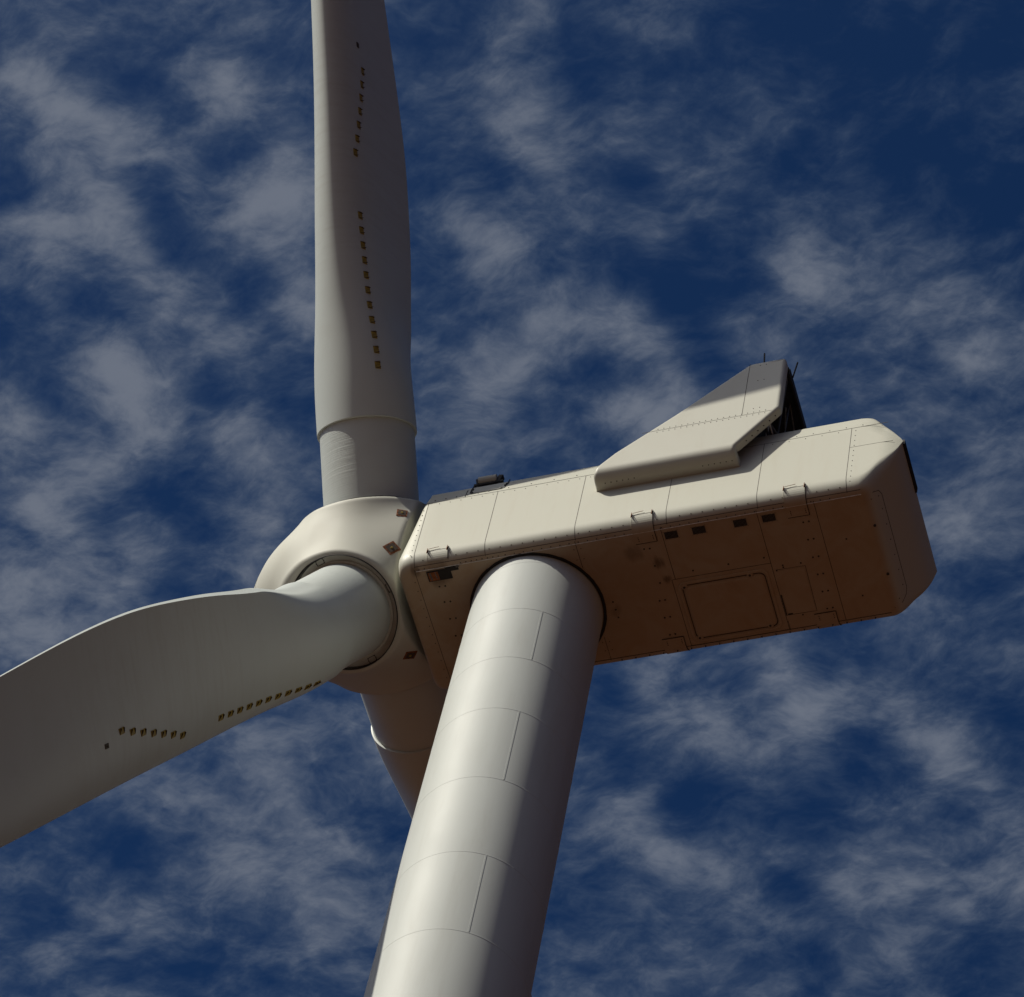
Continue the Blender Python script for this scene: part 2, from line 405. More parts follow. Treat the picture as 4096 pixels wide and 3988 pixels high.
# ------------------------------------------------------------------ ground
gm = Mesh()
N = 24
G = 9000.0
vs = [(-G + 2 * G * i / N, -G + 2 * G * j / N, 0) for i in range(N + 1) for j in range(N + 1)]
gm.add(vs, [(i * (N + 1) + j, (i + 1) * (N + 1) + j, (i + 1) * (N + 1) + j + 1, i * (N + 1) + j + 1) for i in range(N) for j in range(N)])
ground = gm.build('ground', [M_ground])
ground['kind'] = 'structure'

# ------------------------------------------------------------------ the wind turbine
turbine = bpy.data.objects.new('wind_turbine', None)
scene.collection.objects.link(turbine)
turbine['label'] = 'white three-bladed wind turbine seen from below, with box nacelle and rear cooler fins'
turbine['category'] = 'wind turbine'
UP = (0, 0, Z0)

# ---- tower
RT, KT = 1.63, 0.00796
def trad(z): return RT - KT * z
tm = Mesh()
NS = 160
zs = list(np.linspace(-Z0, -20, 20)) + list(np.linspace(-19.5, -0.2, 24)) + [0.0, 0.6]
rows = []
for z in zs:
    r = trad(min(z, 0))
    rows.append([(r * math.cos(2 * math.pi * i / NS), r * math.sin(2 * math.pi * i / NS), z) for i in range(NS)])
tv = [p for row in rows for p in row]
tf = [(a * NS + i, a * NS + (i + 1) % NS, (a + 1) * NS + (i + 1) % NS, (a + 1) * NS + i) for a in range(len(rows) - 1) for i in range(NS)]
tf.append(tuple((len(rows) - 1) * NS + i for i in range(NS)))
tm.add(tv, tf)
def ring_band(mesh, z, h, out, mi):
    prof = [(-h, -0.004), (-h * 0.55, out * 0.8), (0, out), (h * 0.55, out * 0.8), (h, -0.004)]
    vs = []
    for dz_, o_ in prof:
        r = trad(z + dz_) + o_
        vs += [(r * math.cos(2 * math.pi * i / NS), r * math.sin(2 * math.pi * i / NS), z + dz_) for i in range(NS)]
    mesh.add(vs, [(a * NS + i, a * NS + (i + 1) % NS, (a + 1) * NS + (i + 1) % NS, (a + 1) * NS + i) for a in range(4) for i in range(NS)], mi)
welds = [-2.40, -4.60, -6.83, -9.70, -12.65, -15.55]
while welds[-1] > -84:
    welds.append(welds[-1] - 2.9)
for z in welds:
    ring_band(tm, z, 0.020, 0.004, 0)
ring_band(tm, -0.22, 0.012, 0.003, 0)
def vweld(z0_, z1_, ang):
    pts, nr = [], []
    for k in range(7):
        z = z0_ + (z1_ - z0_) * k / 6
        n_ = Vector((math.cos(ang), math.sin(ang), 0))
        pts.append(n_ * (trad(z) + 0.0) + Vector((0, 0, z))); nr.append(n_)
    tm.ribbon(pts, nr, 0.034, 0.006, 0)
A1 = math.atan2(-1.44, 0.84)
for k in range(0, len(welds) - 1):
    vweld(welds[k] - 0.02, welds[k + 1] + 0.02, A1 if k % 2 == 0 else A1 + math.pi)
tm.box((1.98 * math.cos(R_(15)) - .2, 1.6 * math.sin(R_(15)), -16.0), (0.02, 0.05, 0.09), 1)
tower = tm.build('tower', [M_tower, M_black], turbine, UP, smooth=35)

# ---- nacelle
NY, NZB, NZT = 2.0, 0.10, 3.80
ZLO_X = [8.62, 8.70, 8.86, 9.10, 9.35, 9.50, 9.58, 9.62]
ZLO_Z = [0.10, 0.13, 0.28, 0.70, 1.14, 1.50, 1.82, 2.00]
ZHI_X = [8.55, 8.78, 8.98, 9.27, 9.48, 9.58, 9.62]
ZHI_Z = [3.80, 3.70, 3.42, 2.86, 2.42, 2.18, 2.04]
def section(x):
    """closed (y, z) outline of the nacelle at station x, near side first"""
    zlo = smooth_interp(x, ZLO_X, ZLO_Z); zhi = smooth_interp(x, ZHI_X, ZHI_Z)
    s = min(1.0, (zhi - zlo) / 2.6)
    hw = NY - 0.10 * max(0.0, (x - 9.1) / 0.52) ** 2 - (0.05 * max(0.0, (-2.72 - x) / 0.3) ** 2)
    pts = []
    for y in np.linspace(0, hw - 0.35 * s, 8):
        pts.append((-y, zlo))
    a, b = 0.35 * s, 0.46 * s
    for k in range(1, 13):
        t = math.pi / 2 * k / 12
        pts.append((-(hw - a + a * math.sin(t)), zlo + b - b * math.cos(t)))
    ztop = zhi - 0.86 * s
    for k in range(1, 11):
        pts.append((-hw, zlo + b + (ztop - zlo - b) * k / 10))
    pts.append((-(hw - 0.035 * s), ztop + 0.25 * s))
    y1, z1 = hw - 0.075 * s, ztop + 0.46 * s
    pts.append((-y1, z1))
    for k in range(1, 11):
        t = math.pi / 2 * k / 10
        pts.append((-(y1 - 0.36 * s + 0.36 * s * math.cos(t)), z1 + 0.36 * s * math.sin(t)))
    for y in np.linspace(y1 - 0.36 * s, 0, 7)[1:]:
        pts.append((-y, z1 + 0.36 * s + (1 - y / (y1 - 0.36 * s)) * 0.04 * s))
    full = pts + [(-y, z) for y, z in pts[-2:0:-1]]
    return full
def front_x(z):
    return -3.16 + 0.30 * min(max((z - 0.6) / 2.4, 0), 1) + 0.16 * max(0.0, z - 3.0)
nm = Mesh()
xs = [-3.16, -3.14, -3.08, -3.0, -2.9, -2.8, -2.7] + list(np.arange(-2.4, 8.5, 0.3)) + \
     [8.5, 8.62, 8.70, 8.78, 8.86, 8.94, 9.02, 9.10, 9.19, 9.27, 9.35, 9.42, 9.48, 9.53, 9.57, 9.60, 9.62]
rows = []
for x in xs:
    sec = section(x)
    row = []
    e = max(0.0, 1 - (x + 3.16) / 0.10) if x < -3.06 else 0.0     # round the front rim
    for (y, z) in sec:
        X = x
        if x < -2.7:
            f = (-2.7 - x) / 0.46
            X = -2.7 + (front_x(z) + 2.7) * f
        cy, cz = 0.0, 1.9
        k = 1 - 0.03 * e * e
        row.append((X, cy + (y - cy) * k, cz + (z - cz) * k))
    rows.append(row)
n_ = len(rows[0])
nm.add([p for r in rows for p in r],
       [(a * n_ + i, (a + 1) * n_ + i, (a + 1) * n_ + (i + 1) % n_, a * n_ + (i + 1) % n_) for a in range(len(rows) - 1) for i in range(n_)] +
       [tuple(range(n_))] + [tuple((len(rows) - 1) * n_ + i for i in reversed(range(n_)))])
SIDE = (0, -1, 0); BOT = (0, 0, -1)
# joints between the panels (slot 1) and bolts (slot 2)
def half_section_path(x, zmax):
    sec = section(x)
    m = len(sec)
    near = []
    # from far bottom edge across the belly and up the near side
    idx = list(range(m - 20, m)) + list(range(0, 32))
    return [sec[i] for i in idx]
def joint_section(x, y_from=-1.79, z_to=2.94, w_=0.012, far=False):
    pts, nr = [], []
    for z in np.linspace(z_to, 0.56, 10):
        pts.append((x, -NY, z)); nr.append(SIDE)
    for k in range(1, 10):
        t = math.pi / 2 * (1 - k / 12)
        pts.append((x, -(NY - .35 + .35 * math.sin(t)), NZB + .46 - .46 * math.cos(t)))
        nr.append((0, -math.sin(t), -math.cos(t)))
    nm.ribbon(pts, nr, w_, 0.003, 1)
for x in (-0.86, 1.46, 3.79, 6.08, 8.31, -2.70):
    joint_section(x)
def joint_bottom(x, y0, y1, w_=0.012):
    nm.ribbon([(x, y, NZB) for y in np.linspace(y0, y1, 6)], [BOT] * 6, w_, 0.003, 1)
joint_bottom(1.44, -1.78, -0.99); joint_bottom(1.44, 1.05, 1.75, 0.010)
joint_bottom(3.61, -1.76, -0.24); joint_bottom(6.03, -1.76, -0.22)
joint_bottom(7.46, -1.76, 1.70); joint_bottom(-2.72, -1.76, 1.72)
joint_bottom(6.05, 1.45, 1.74, 0.010)
def joint_line(pts, nr, w_=0.012, mi=1, lift=0.003):
    nm.ribbon(pts, nr, w_, lift, mi)
joint_line([(x, -NY, 2.94) for x in (-2.86, 0, 3, 6, 9.23)], [SIDE] * 5, 0.013)
tA = math.pi / 2 * 0.30
ky, kz = -(NY - .35 + .35 * math.sin(tA)), NZB + .46 - .46 * math.cos(tA)
joint_line([(x, ky, kz) for x in (-2.7, 0, 3, 6, 8.64)], [(0, -math.sin(tA), -math.cos(tA))] * 5, 0.014)
joint_line([(x, -1.70, NZB) for x in (-2.68, 0, 3, 6, 8.64)], [BOT] * 5, 0.010, 3, 0.014)
joint_line([(x, 1.72, NZB + .004) for x in (-2.68, 0, 3, 6, 8.6)], [BOT] * 5, 0.012)
joint_line([(x, -NY, 1.98 - .06 * max(0, x - 9)) for x in (8.31, 8.7, 9.1, 9.4)], [SIDE] * 4, 0.008)
# small sub-hatch outlines on the underside and the rear slope
joint_line([(6.10, -0.02, NZB), (6.84, -0.01, NZB), (6.82, 1.31, NZB), (6.05, 1.30, NZB)], [BOT] * 4, 0.012)
for x in np.arange(-2.55, -0.95, 0.285): nm.bolt((x, -NY + .012, 3.06), SIDE, 0.017, 0.012, 2)
for x in np.arange(-0.60, 1.7, 0.6): nm.bolt((x, -NY + .012, 3.06), SIDE, 0.014, 0.010, 2)
for x in np.arange(6.9, 9.2, 0.42): nm.bolt((x, -NY + .012, 3.04), SIDE, 0.014, 0.010, 2)
for x in list(np.arange(-2.40, 1.8, 0.285)) + list(np.arange(6.3, 8.3, 0.42)):
    if min(abs(x - q) for q in (-.86, 1.46, 3.79, 6.08)) > 0.05:
        nm.bolt((x, -NY, 2.83), SIDE, 0.013, 0.010, 2)
tB = math.pi / 2 * 0.52
by_, bz_ = -(NY - .35 + .35 * math.sin(tB)), NZB + .46 - .46 * math.cos(tB)
for x in np.arange(-2.47, 8.3, 0.287):
    if min(abs(x - q) for q in (-.86, 1.46, 3.79, 6.08)) > 0.07 and not any(a < x < b for a, b in ((-2.4, -1.75), (2.85, 3.5), (6.72, 7.34))):
        nm.bolt((x, by_, bz_), (0, -math.sin(tB), -math.cos(tB)), 0.016, 0.012, 2)
for x in list(np.arange(-2.6, -2.4, 0.14)) + list(np.arange(-1.52, -0.42, 0.14)) + list(np.arange(-0.36, 8.0, 0.235)):
    if not any(a < x < b for a, b in ((2.85, 3.5), (6.72, 7.34))):
        nm.bolt((x, -1.735, NZB + .008), BOT, 0.017, 0.012, 2)
for z in np.arange(0.42, 2.8, 0.245): nm.bolt((-2.80 + 0.012, -NY + .004, z), SIDE, 0.014, 0.010, 2)
for z in list(np.arange(0.30, 1.92, 0.25)) + list(np.arange(2.05, 2.9, 0.245)): nm.bolt((8.42, -NY, z), SIDE, 0.014, 0.010, 2)
for x in (-2.80,):
    for y in np.arange(-1.4, 1.7, 0.26): nm.bolt((x, y, NZB), BOT, 0.014, 0.01, 2)
for x in (1.36, 1.54):
    for y in (-1.55, -1.25, 1.2, 1.45): nm.bolt((x, y, NZB), BOT, 0.014, 0.01, 2)
# paired frame bolts under the belly
for (bx_, ys_) in ((3.07, (-1.23, 0.29, 0.79, 1.30)), (3.21, (-1.22, -0.71, -0.21, 0.29, 0.79, 1.30)), (7.08, (-1.21, -0.71, -0.2, 0.3, 0.8, 1.3)),
                   (7.22, (-1.21, -0.71, -0.2, 0.3, 0.8, 1.3)), (-2.23, (-1.17, -0.71, -0.21, 0.30)), (-2.08, (-1.16, -0.70, -0.20, 0.31))):
    for y in ys_:
        nm.bolt((bx_, y, NZB), BOT, 0.027, 0.016, 2)
for p in ((1.92, .10), (1.93, .33), (1.94, .56), (8.0, -.55), (8.02, 1.1), (4.1, -.40), (5.0, -.41), (5.9, -.42), (6.3, -.12), (6.75, -.10)):
    nm.bolt((p[0], p[1], NZB), BOT, 0.026, 0.016, 2)
for x in np.arange(1.7, 8.5, 0.36): nm.bolt((x, 1.80, NZB + .02), (0, .3, -1), 0.018, 0.03, 2)
nacelle = nm.build('nacelle', [M_nac, M_seam, M_bolt, M_lip], turbine, UP, smooth=32)

# rear sloping access panel outline and its bolts
rp = Mesh()
def rear_pt(x, y):
    z = smooth_interp(x, ZLO_X, ZLO_Z)
    e = 0.02
    dz_ = (smooth_interp(min(x + e, 9.61), ZLO_X, ZLO_Z) - smooth_interp(x - e, ZLO_X, ZLO_Z)) / (2 * e)
    n = Vector((dz_, 0, -1)).normalized()
    return Vector((x, y, z)), n
loop = []
for x, y in ((8.68, -1.60), (8.9, -1.58), (9.0, -1.50), (9.04, -1.35), (9.04, -0.6), (9.04, 0.2), (9.04, 1.0), (9.04, 1.35), (9.0, 1.5), (8.9, 1.60), (8.70, 1.62)):
    loop.append(rear_pt(x, y))
rp.ribbon([p for p, n in loop], [n for p, n in loop], 0.014, 0.004, 1)
for x, y in [(8.97, -1.38), (8.82, -1.45)] + [(8.98, v) for v in np.arange(-1.0, 1.4, 0.44)] + [(8.85, 1.45)]:
    p, n = rear_pt(x, y); rp.bolt(p, n, 0.015, 0.012, 2)
for x, y in ((8.75, -0.75), (8.75, 0.65)):
    p, n = rear_pt(x, y); rp.bolt(p, n, 0.04, 0.03, 2)
rp.build('rear_access_panel', [M_nac, M_seam, M_bolt], nacelle)

# black rear air vent standing proud of the back
rv = Mesh()
rv.box((9.628, -1.16, 2.04), (0.05, 1.42, 0.20))
for k in range(3):
    rv.box((9.655, -1.16, 1.98 + 0.06 * k), (0.02, 1.36, 0.02))
rv.build('rear_vent', [M_black], nacelle)

# black ring standing in for the dark open gap where the tower enters
rg = Mesh()
vs, fs = [], []
NR = 120
random.seed(4)
for i in range(NR):
    t = 2 * math.pi * i / NR
    ro = 1.720 + random.uniform(-.006, .006)
    for r_, z_ in ((ro, NZB + .01), (ro - .006, NZB - .022), (1.640, NZB - .022), (1.640, NZB + .3)):
        vs.append((r_ * math.cos(t) + .01, r_ * math.sin(t) + .01, z_))
for i in range(NR):
    j = (i + 1) % NR
    for k in range(3):
        fs.append((4 * i + k, 4 * j + k, 4 * j + k + 1, 4 * i + k + 1))
rg.add(vs, fs)
rg.build('yaw_gap_ring', [M_black], nacelle, smooth=40)

# crane hatch with raised rounded rim
def rounded_rect(x0, y0, x1, y1, r, n=8):
    pts = []
    for cx, cy, a0 in ((x1 - r, y1 - r, 0), (x0 + r, y1 - r, 90), (x0 + r, y0 + r, 180), (x1 - r, y0 + r, 270)):
        for k in range(n + 1):
            t = R_(a0 + 90 * k / n)
            pts.append((cx + r * math.cos(t), cy + r * math.sin(t)))
    return pts
hm = Mesh()
fr = rounded_rect(3.52, -0.24, 6.03, 1.72, 0.03, 3)
hm.ribbon([(x, y, NZB) for x, y in fr] + [(fr[0][0], fr[0][1], NZB)], [BOT] * (len(fr) + 1), 0.012, 0.003, 1)
# concentric loops: flat frame, gutter, raised lid
loops = [(-0.03, 0.000), (-0.01, -0.030), (0.035, -0.034), (0.060, -0.004), (0.100, -0.004), (0.125, -0.040), (0.16, -0.052), (0.22, -0.055)]
vs = []; nl = None
for inset, dz_ in loops:
    pts = rounded_rect(3.64 + inset, -0.10 + inset, 5.88 - inset, 1.61 - inset, max(0.17 - inset * 0.4, 0.05), 8)
    nl = len(pts)
    vs += [(x, y, NZB + dz_ - 0.003) for x, y in pts]
fs = [(a * nl + i, a * nl + (i + 1) % nl, (a + 1) * nl + (i + 1) % nl, (a + 1) * nl + i) for a in range(len(loops) - 1) for i in range(nl)]
fs.append(tuple((len(loops) - 1) * nl + i for i in range(nl)))
hm.add(vs, fs, 0)
vs = []
for inset in (0.066, 0.088):
    pts = rounded_rect(3.64 + inset, -0.10 + inset, 5.88 - inset, 1.61 - inset, 0.15, 8)
    vs += [(x, y, NZB - 0.0085) for x, y in pts]
hm.add(vs, [(i, (i + 1) % nl, nl + (i + 1) % nl, nl + i) for i in range(nl)], 1)
for x, y in ((3.78, 0.00), (5.45, -0.03), (5.60, 1.48), (3.80, 1.50)):
    hm.tube((x, y, NZB - .02), (x, y, NZB - .064), 0.085, 0, 16, 0.06)
    hm.bolt((x, y, NZB - .064), BOT, 0.035, 0.02, 2)
hatch = hm.build('crane_hatch', [M_nac, M_seam, M_bolt], nacelle, smooth=40)
sh = Mesh()
sh.box((6.45, 0.65, NZB - .004), (0.70, 1.26, 0.012), 0)
sh.box((6.06, 1.0, NZB - .012), (0.022, 0.60, 0.012), 2)
sh.box((6.16, 1.27, NZB - .014), (0.12, 0.03, 0.012), 2)
for p in ((6.3, -0.06), (6.12, .0), (6.45, 1.36), (6.75, -0.10)):
    sh.bolt((p[0], p[1], NZB), BOT, 0.022, 0.014, 2)
sh.build('small_hatch', [M_nac, M_seam, M_black], nacelle)

# louvred vents under the near edge
def vent(x, y):
    v = Mesh()
    v.box((x, y, NZB - .004), (0.38, 0.245, 0.008), 1)
    for i in range(11):
        xx = x - 0.155 + 0.031 * i
        v.box((xx, y, NZB - .016), (0.009, 0.195, 0.012), 2)
    v.box((x, y, NZB - .0095), (0.33, 0.20, 0.004), 0)
    for dx in (-.18, -.06, .06, .18):
        for dy in (-.115, .115):
            v.bolt((x + dx, y + dy, NZB - .008), BOT, 0.008, 0.008, 3, 6)
    return v.build('vent', [M_black, M_nac, M_slat, M_bolt], nacelle)
for x in (3.83, 4.53, 5.57, 6.29):
    vent(x, -1.50)

# lifting-lug covers round the lower edges, with hooks and stays
def lug(x, near=True, open_=False):
    v = Mesh()
    s = -1 if near else 1
    w2 = 0.27
    pts, nr = [], []
    path = []
    for z in (0.42, 0.56):
        path.append((s * NY, z, (0, s, 0)))
    path = [(s * NY, 0.47, (0, s, 0))]
    for k in range(0, 13):
        t = math.pi / 2 * (1 - k / 12)
        path.append((s * (NY - .35 + .35 * math.sin(t)), NZB + .46 - .46 * math.cos(t), (0, s * math.sin(t), -math.cos(t))))
    if not open_:
        path.append((s * 1.40, NZB, (0, 0, -1)))
    else:
        path = path[:9]
    # cover plate, slightly proud
    vs, fs = [], []
    for (y, z, n) in path:
        n = Vector(n).normalized()
        for xx in (x - w2, x + w2):
            vs.append(Vector((xx, y, z)) + n * 0.016)
    m = len(path)
    fs = [(2 * i, 2 * i + 1, 2 * i + 3, 2 * i + 2) for i in range(m - 1)]
    v.add(vs, fs, 0)
    for e, sx in ((0, -1), (1, 1)):
        v.ribbon([Vector((x + sx * w2, y, z)) for (y, z, n) in path], [n for (y, z, n) in path], 0.016, 0.019, 1 if sx > 0 else 0)
    if not open_:
        v.ribbon([(x - w2, s * 1.40, NZB), (x + w2, s * 1.40, NZB)], [BOT] * 2, 0.016, 0.019, 1)
        for dx in (-0.17, 0.20):
            for dy in (1.48, 1.53, 1.58):
                v.bolt((x + dx, s * dy, NZB - .016), BOT, 0.013, 0.012, 2)
    if near:
        # hooks with a safety bar
        v.tube((x - w2 + .03, -NY - .05, 0.50), (x + 0.04, -NY - .05, 0.54), 0.006, 3)
        for sx in (-1, 1):
            hx = x + sx * (w2 - .01)
            v.tube((hx, -NY - .05, 0.54), (hx, -NY - .05, 0.32), 0.008, 3)
            v.tube((hx, -NY - .05, 0.46), (hx, -NY + .01, 0.56), 0.010, 3)
            v.tube((hx + .04, -NY - .012, 0.50), (hx + .06, -NY - .045, 0.32), 0.007, 4)
            v.box((hx, -NY - .03, 0.43), (0.016, 0.04, 0.09), 5)
    return v.build('lifting_lug_cover', [M_nac, M_seam, M_bolt, M_rust, M_steel, M_black], nacelle)
for x in (-2.09, 3.18, 7.02):
    lug(x, True, x < 0)
for x in (3.12, 7.0):
    lug(x, False)
# open lug pocket near the front: black, oily, with a bit of gear inside
lp = Mesh()
lp.box((-2.13, -1.50, NZB - .006), (0.62, 0.30, 0.012), 0)
lp.box((-2.28, -1.49, NZB - .014), (0.26, 0.24, 0.012), 1)
lp.tube((-2.36, -1.60, NZB - .02), (-2.34, -1.40, NZB - .02), 0.02, 2)
lp.tube((-2.22, -1.60, NZB - .02), (-2.20, -1.42, NZB - .02), 0.012, 2)
lp.box((-1.78, -1.63, NZB - .004), (0.34, 0.14, 0.012), 0)
lp.box((-1.62, -1.66, NZB - .012), (0.09, 0.05, 0.012), 2)
lp.build('open_lug_pocket', [M_black, M_rust, M_steel], nacelle)

# roof hatch and beacon bracket on top, front
rh = Mesh()
RN = Vector((0, -0.987, 0.16))
def roof_pt(x, z): return Vector((x, -(2.0 - 0.14 * (z - 2.94) / 0.46 * 0.5), z))
hl = [(-1.60, 3.62), (-1.64, 3.40), (-1.64, 3.14), (-1.58, 3.09), (-0.80, 3.09), (-0.72, 3.14), (-0.68, 3.40), (-0.66, 3.62)]
hp = [roof_pt(x, min(z, 3.40)) + Vector((0, 0.10 * max(0, z - 3.40), max(0, z - 3.40))) for x, z in hl]
rh.ribbon(hp, [RN] * len(hp), 0.022, 0.014, 1)
rh.ribbon([roof_pt(x, 3.095) for x in (-1.60, -1.2, -0.8)], [RN] * 3, 0.035, 0.016, 1)
for x, z in ((-1.58, 3.14), (-1.62, 3.24), (-1.60, 3.36), (-0.80, 3.14), (-0.73, 3.28), (-0.70, 3.38)):
    p = roof_pt(x, z)
    rh.box(p, (0.045, 0.05, 0.045), 1)
rh.ribbon([roof_pt(-1.74, z) for z in (2.96, 3.1, 3.25, 3.4)], [RN] * 4, 0.014, 0.010, 1)
rh.build('roof_hatch', [M_grey, M_black], nacelle)
bl = Mesh()
bl.box((-1.37, -1.62, 4.10), (0.78, 0.12, 0.075), 0)
for x in (-1.66, -1.08):
    bl.box((x, -1.62, 3.93), (0.06, 0.08, 0.32), 0)
bl.tube((-1.64, -1.67, 4.25), (-1.16, -1.67, 4.25), 0.115, 1, 16)
bl.box((-1.68, -1.62, 4.24), (0.07, 0.14, 0.26), 0, Matrix.Rotation(R_(-12), 3, 'Y'))
bl.box((-1.10, -1.62, 4.24), (0.12, 0.14, 0.30), 0, Matrix.Rotation(R_(14), 3, 'Y'))
bl.build('roof_beacon', [M_black, M_white], nacelle, smooth=40)

# ---- cooler at the rear of the roof: two side fins, a radiator bank and braces
FZ0, FR = 2.34, 0.34          # start of the vertical wall / belly radius
def fin_surface(x, s, d, side=-1):
    """s = height along the skin: above FZ0 vertical wall, below it the rounded belly; d = inward depth"""
    if s >= FZ0:
        p = Vector((x, 2.50, s)); n = Vector((0, 1, 0))
    else:
        a = (FZ0 - s) / FR
        if a <= math.pi / 2:
            n = Vector((0, math.cos(a), -math.sin(a)))
            p = Vector((x, 2.50 - FR + FR * math.cos(a), FZ0 - FR * math.sin(a)))
        else:
            n = Vector((0, 0, -1))
            p = Vector((x, 2.50 - FR - (a - math.pi / 2) * FR, FZ0 - FR))
    p = p - n * d
    return Vector((p.x, side * p.y, p.z))
SBOT = FZ0 - FR * math.pi / 2 - 0.17
def round_corners(poly, radii, n=7):
    out_ = []
    m = len(poly)
    for i in range(m):
        p0, p1, p2 = Vector(poly[i - 1]), Vector(poly[i]), Vector(poly[(i + 1) % m])
        r = radii[i]
        if r <= 0:
            out_.append(p1); continue
        a = (p0 - p1).normalized(); b = (p2 - p1).normalized()
        ang = a.angle(b)
        if abs(math.pi - ang) < 0.05:
            out_.append(p1); continue
        L = min(r / math.tan(ang / 2), 0.45 * (p0 - p1).length, 0.45 * (p2 - p1).length)
        for k in range(n + 1):
            t = k / n
            q0, q2 = p1 + a * L, p1 + b * L
            out_.append((1 - t) ** 2 * q0 + 2 * t * (1 - t) * p1 + t * t * q2)
    return out_
FIN = [(1.84, SBOT), (1.84, 2.10), (1.93, 2.42), (2.34, 2.97), (3.76, 4.40), (5.56, 6.41), (6.50, 6.41), (6.52, 3.84), (5.50, 2.25), (5.53, SBOT)]
FRAD = [0, 0.5, 0.9, 1.2, 0, 0.30, 0.10, 0.22, 0.28, 0]
def fin(side):
    pol = round_corners(FIN, FRAD)
    # resample
    pts = []
    for i in range(len(pol)):
        a, b = pol[i], pol[(i + 1) % len(pol)]
        k = max(1, int((b - a).length / 0.12))
        for j in range(k):
            pts.append(a.lerp(b, j / k))
    m = len(pts)
    def inset(pts_, d):
        res = []
        for i in range(m):
            a, b = pts_[i - 1], pts_[(i + 1) % m]
            t = (b - a).normalized()
            nrm = Vector((t.y, -t.x))            # inward for clockwise outline
            s_ = pts_[i].y
            k = 1.0 if s_ > SBOT + 0.02 else 0.0
            res.append(pts_[i] + nrm * d * k)
        return res
    area = sum(pts[i].x * pts[(i + 1) % m].y - pts[(i + 1) % m].x * pts[i].y for i in range(m))
    sgn = 1 if area < 0 else -1
    r = 0.09
    prof = [(0.0, 0.24), (0.0, r)] + [(r - r * math.cos(a), r - r * math.sin(a)) for a in np.linspace(0.2, math.pi / 2, 6)] + [(r + 0.025, 0.0)]
    bm = bmesh.new()
    ringv = []
    for ins, dep in prof:
        loop_ = inset(pts, sgn * ins)
        ringv.append([bm.verts.new(fin_surface(q.x, q.y, dep, side)) for q in loop_])
    for a in range(len(ringv) - 1):
        for i in range(m):
            j = (i + 1) % m
            try: bm.faces.new((ringv[a][i], ringv[a][j], ringv[a + 1][j], ringv[a + 1][i]))
            except ValueError: pass
    # main skin: fill flat, cut into strips, then wrap
    inner = inset(pts, sgn * prof[-1][0])
    b2 = bmesh.new()
    fv = [b2.verts.new((q.x, q.y, 0)) for q in inner]
    b2.faces.new(fv)
    for s_ in list(np.linspace(SBOT + .02, FZ0 + .02, 16)) + [2.6, 3.0, 3.5, 4.0, 4.5, 5.0, 5.5, 6.0]:
        g = b2.verts[:] + b2.edges[:] + b2.faces[:]
        bmesh.ops.bisect_plane(b2, geom=g, plane_co=(0, s_, 0), plane_no=(0, 1, 0))
    mp_ = {}
    for v_ in b2.verts:
        mp_[v_] = bm.verts.new(fin_surface(v_.co.x, v_.co.y, 0.0, side))
    for f_ in b2.faces:
        nf = bm.faces.new([mp_[q] for q in f_.verts])
        nf.smooth = min(q.co.y for q in f_.verts) < FZ0 + 0.1
    b2.free()
    bmesh.ops.remove_doubles(bm, verts=bm.verts[:], dist=0.0005)
    # thickness: inner skin
    for f_ in bm.faces:
        if all(abs(abs(v_.co.y) - 2.5) < 1e-4 for v_ in f_.verts): f_.smooth = False
        else: f_.smooth = True
    bmesh.ops.recalc_face_normals(bm, faces=bm.faces[:])
    me = bpy.data.meshes.new('cooler_fin')
    bm.to_mesh(me); bm.free()
    flat_ = [not p.use_smooth for p in me.polygons]
    o = link('cooler_fin', me, turbine, UP, [M_cool], smooth=50)
    me.polygons.foreach_set('use_smooth', [not q for q in flat_])
    # details: joints and bolt rows
    dm = Mesh()
    N3 = (0, side, 0); Y = side * 2.50
    dm.ribbon([(x, Y, 3.70) for x in (2.98, 4, 5, 6.33)], [N3] * 4, 0.009, 0.003, 0)
    dm.ribbon([(5.56, Y, z) for z in (3.70, 4.5, 5.5, 6.38)], [N3] * 4, 0.013, 0.003, 0)
    for x in np.arange(3.38, 6.2, 0.155):
        dm.bolt((x, Y, 3.765), N3, 0.014, 0.01, 1); dm.bolt((x - .01, Y, 3.62), N3, 0.014, 0.01, 1)
    for x, z in ((5.84, 5.41), (6.0, 5.41), (5.84, 3.95), (6.0, 3.96), (5.84, 6.2), (6.0, 6.2)):
        dm.bolt((x, Y, z), N3, 0.014, 0.01, 1)
    for xs_ in (np.arange(2.12, 3.0, 0.15), np.arange(4.63, 5.45, 0.15)):
        for x in xs_:
            p = fin_surface(x, FZ0 - FR * 1.45, 0, side); q = fin_surface(x, FZ0 - FR * 1.45, -1, side) - p
            dm.bolt(p, q, 0.018, 0.012, 1)
    # bolts along the diagonal rear flange
    for k in range(6):
        t = 0.12 + 0.15 * k
        x = 5.62 + (6.50 - 5.62) * t; z = 2.42 + (3.80 - 2.42) * t
        dm.bolt((x + .012, side * 2.37, z), (0.84, 0, -0.54), 0.018, 0.012, 1)
    bm = bmesh.new(); bm.from_mesh(me)
    me.materials.append(M_seam); me.materials.append(M_bolt)
    vv = [bm.verts.new(p) for p in dm.v]
    for f_, mi in zip(dm.f, dm.m):
        nf = bm.faces.new([vv[q] for q in f_]); nf.material_index = mi + 1; nf.smooth = True
    bm.to_mesh(me); bm.free()
    me.set_sharp_from_angle(angle=R_(50))
    return o
for side in (-1, 1):
    fin(side)
ck = Mesh()
# roof strip and rear-top beam across
ck.box((6.05, 0, 6.31), (0.92, 4.46, 0.12), 0)
ck.box((6.50, 0, 6.28), (0.06, 4.3, 0.26), 0)
# radiator core
ck.box((5.62, 0, 4.90), (0.22, 4.40, 2.72), 0)
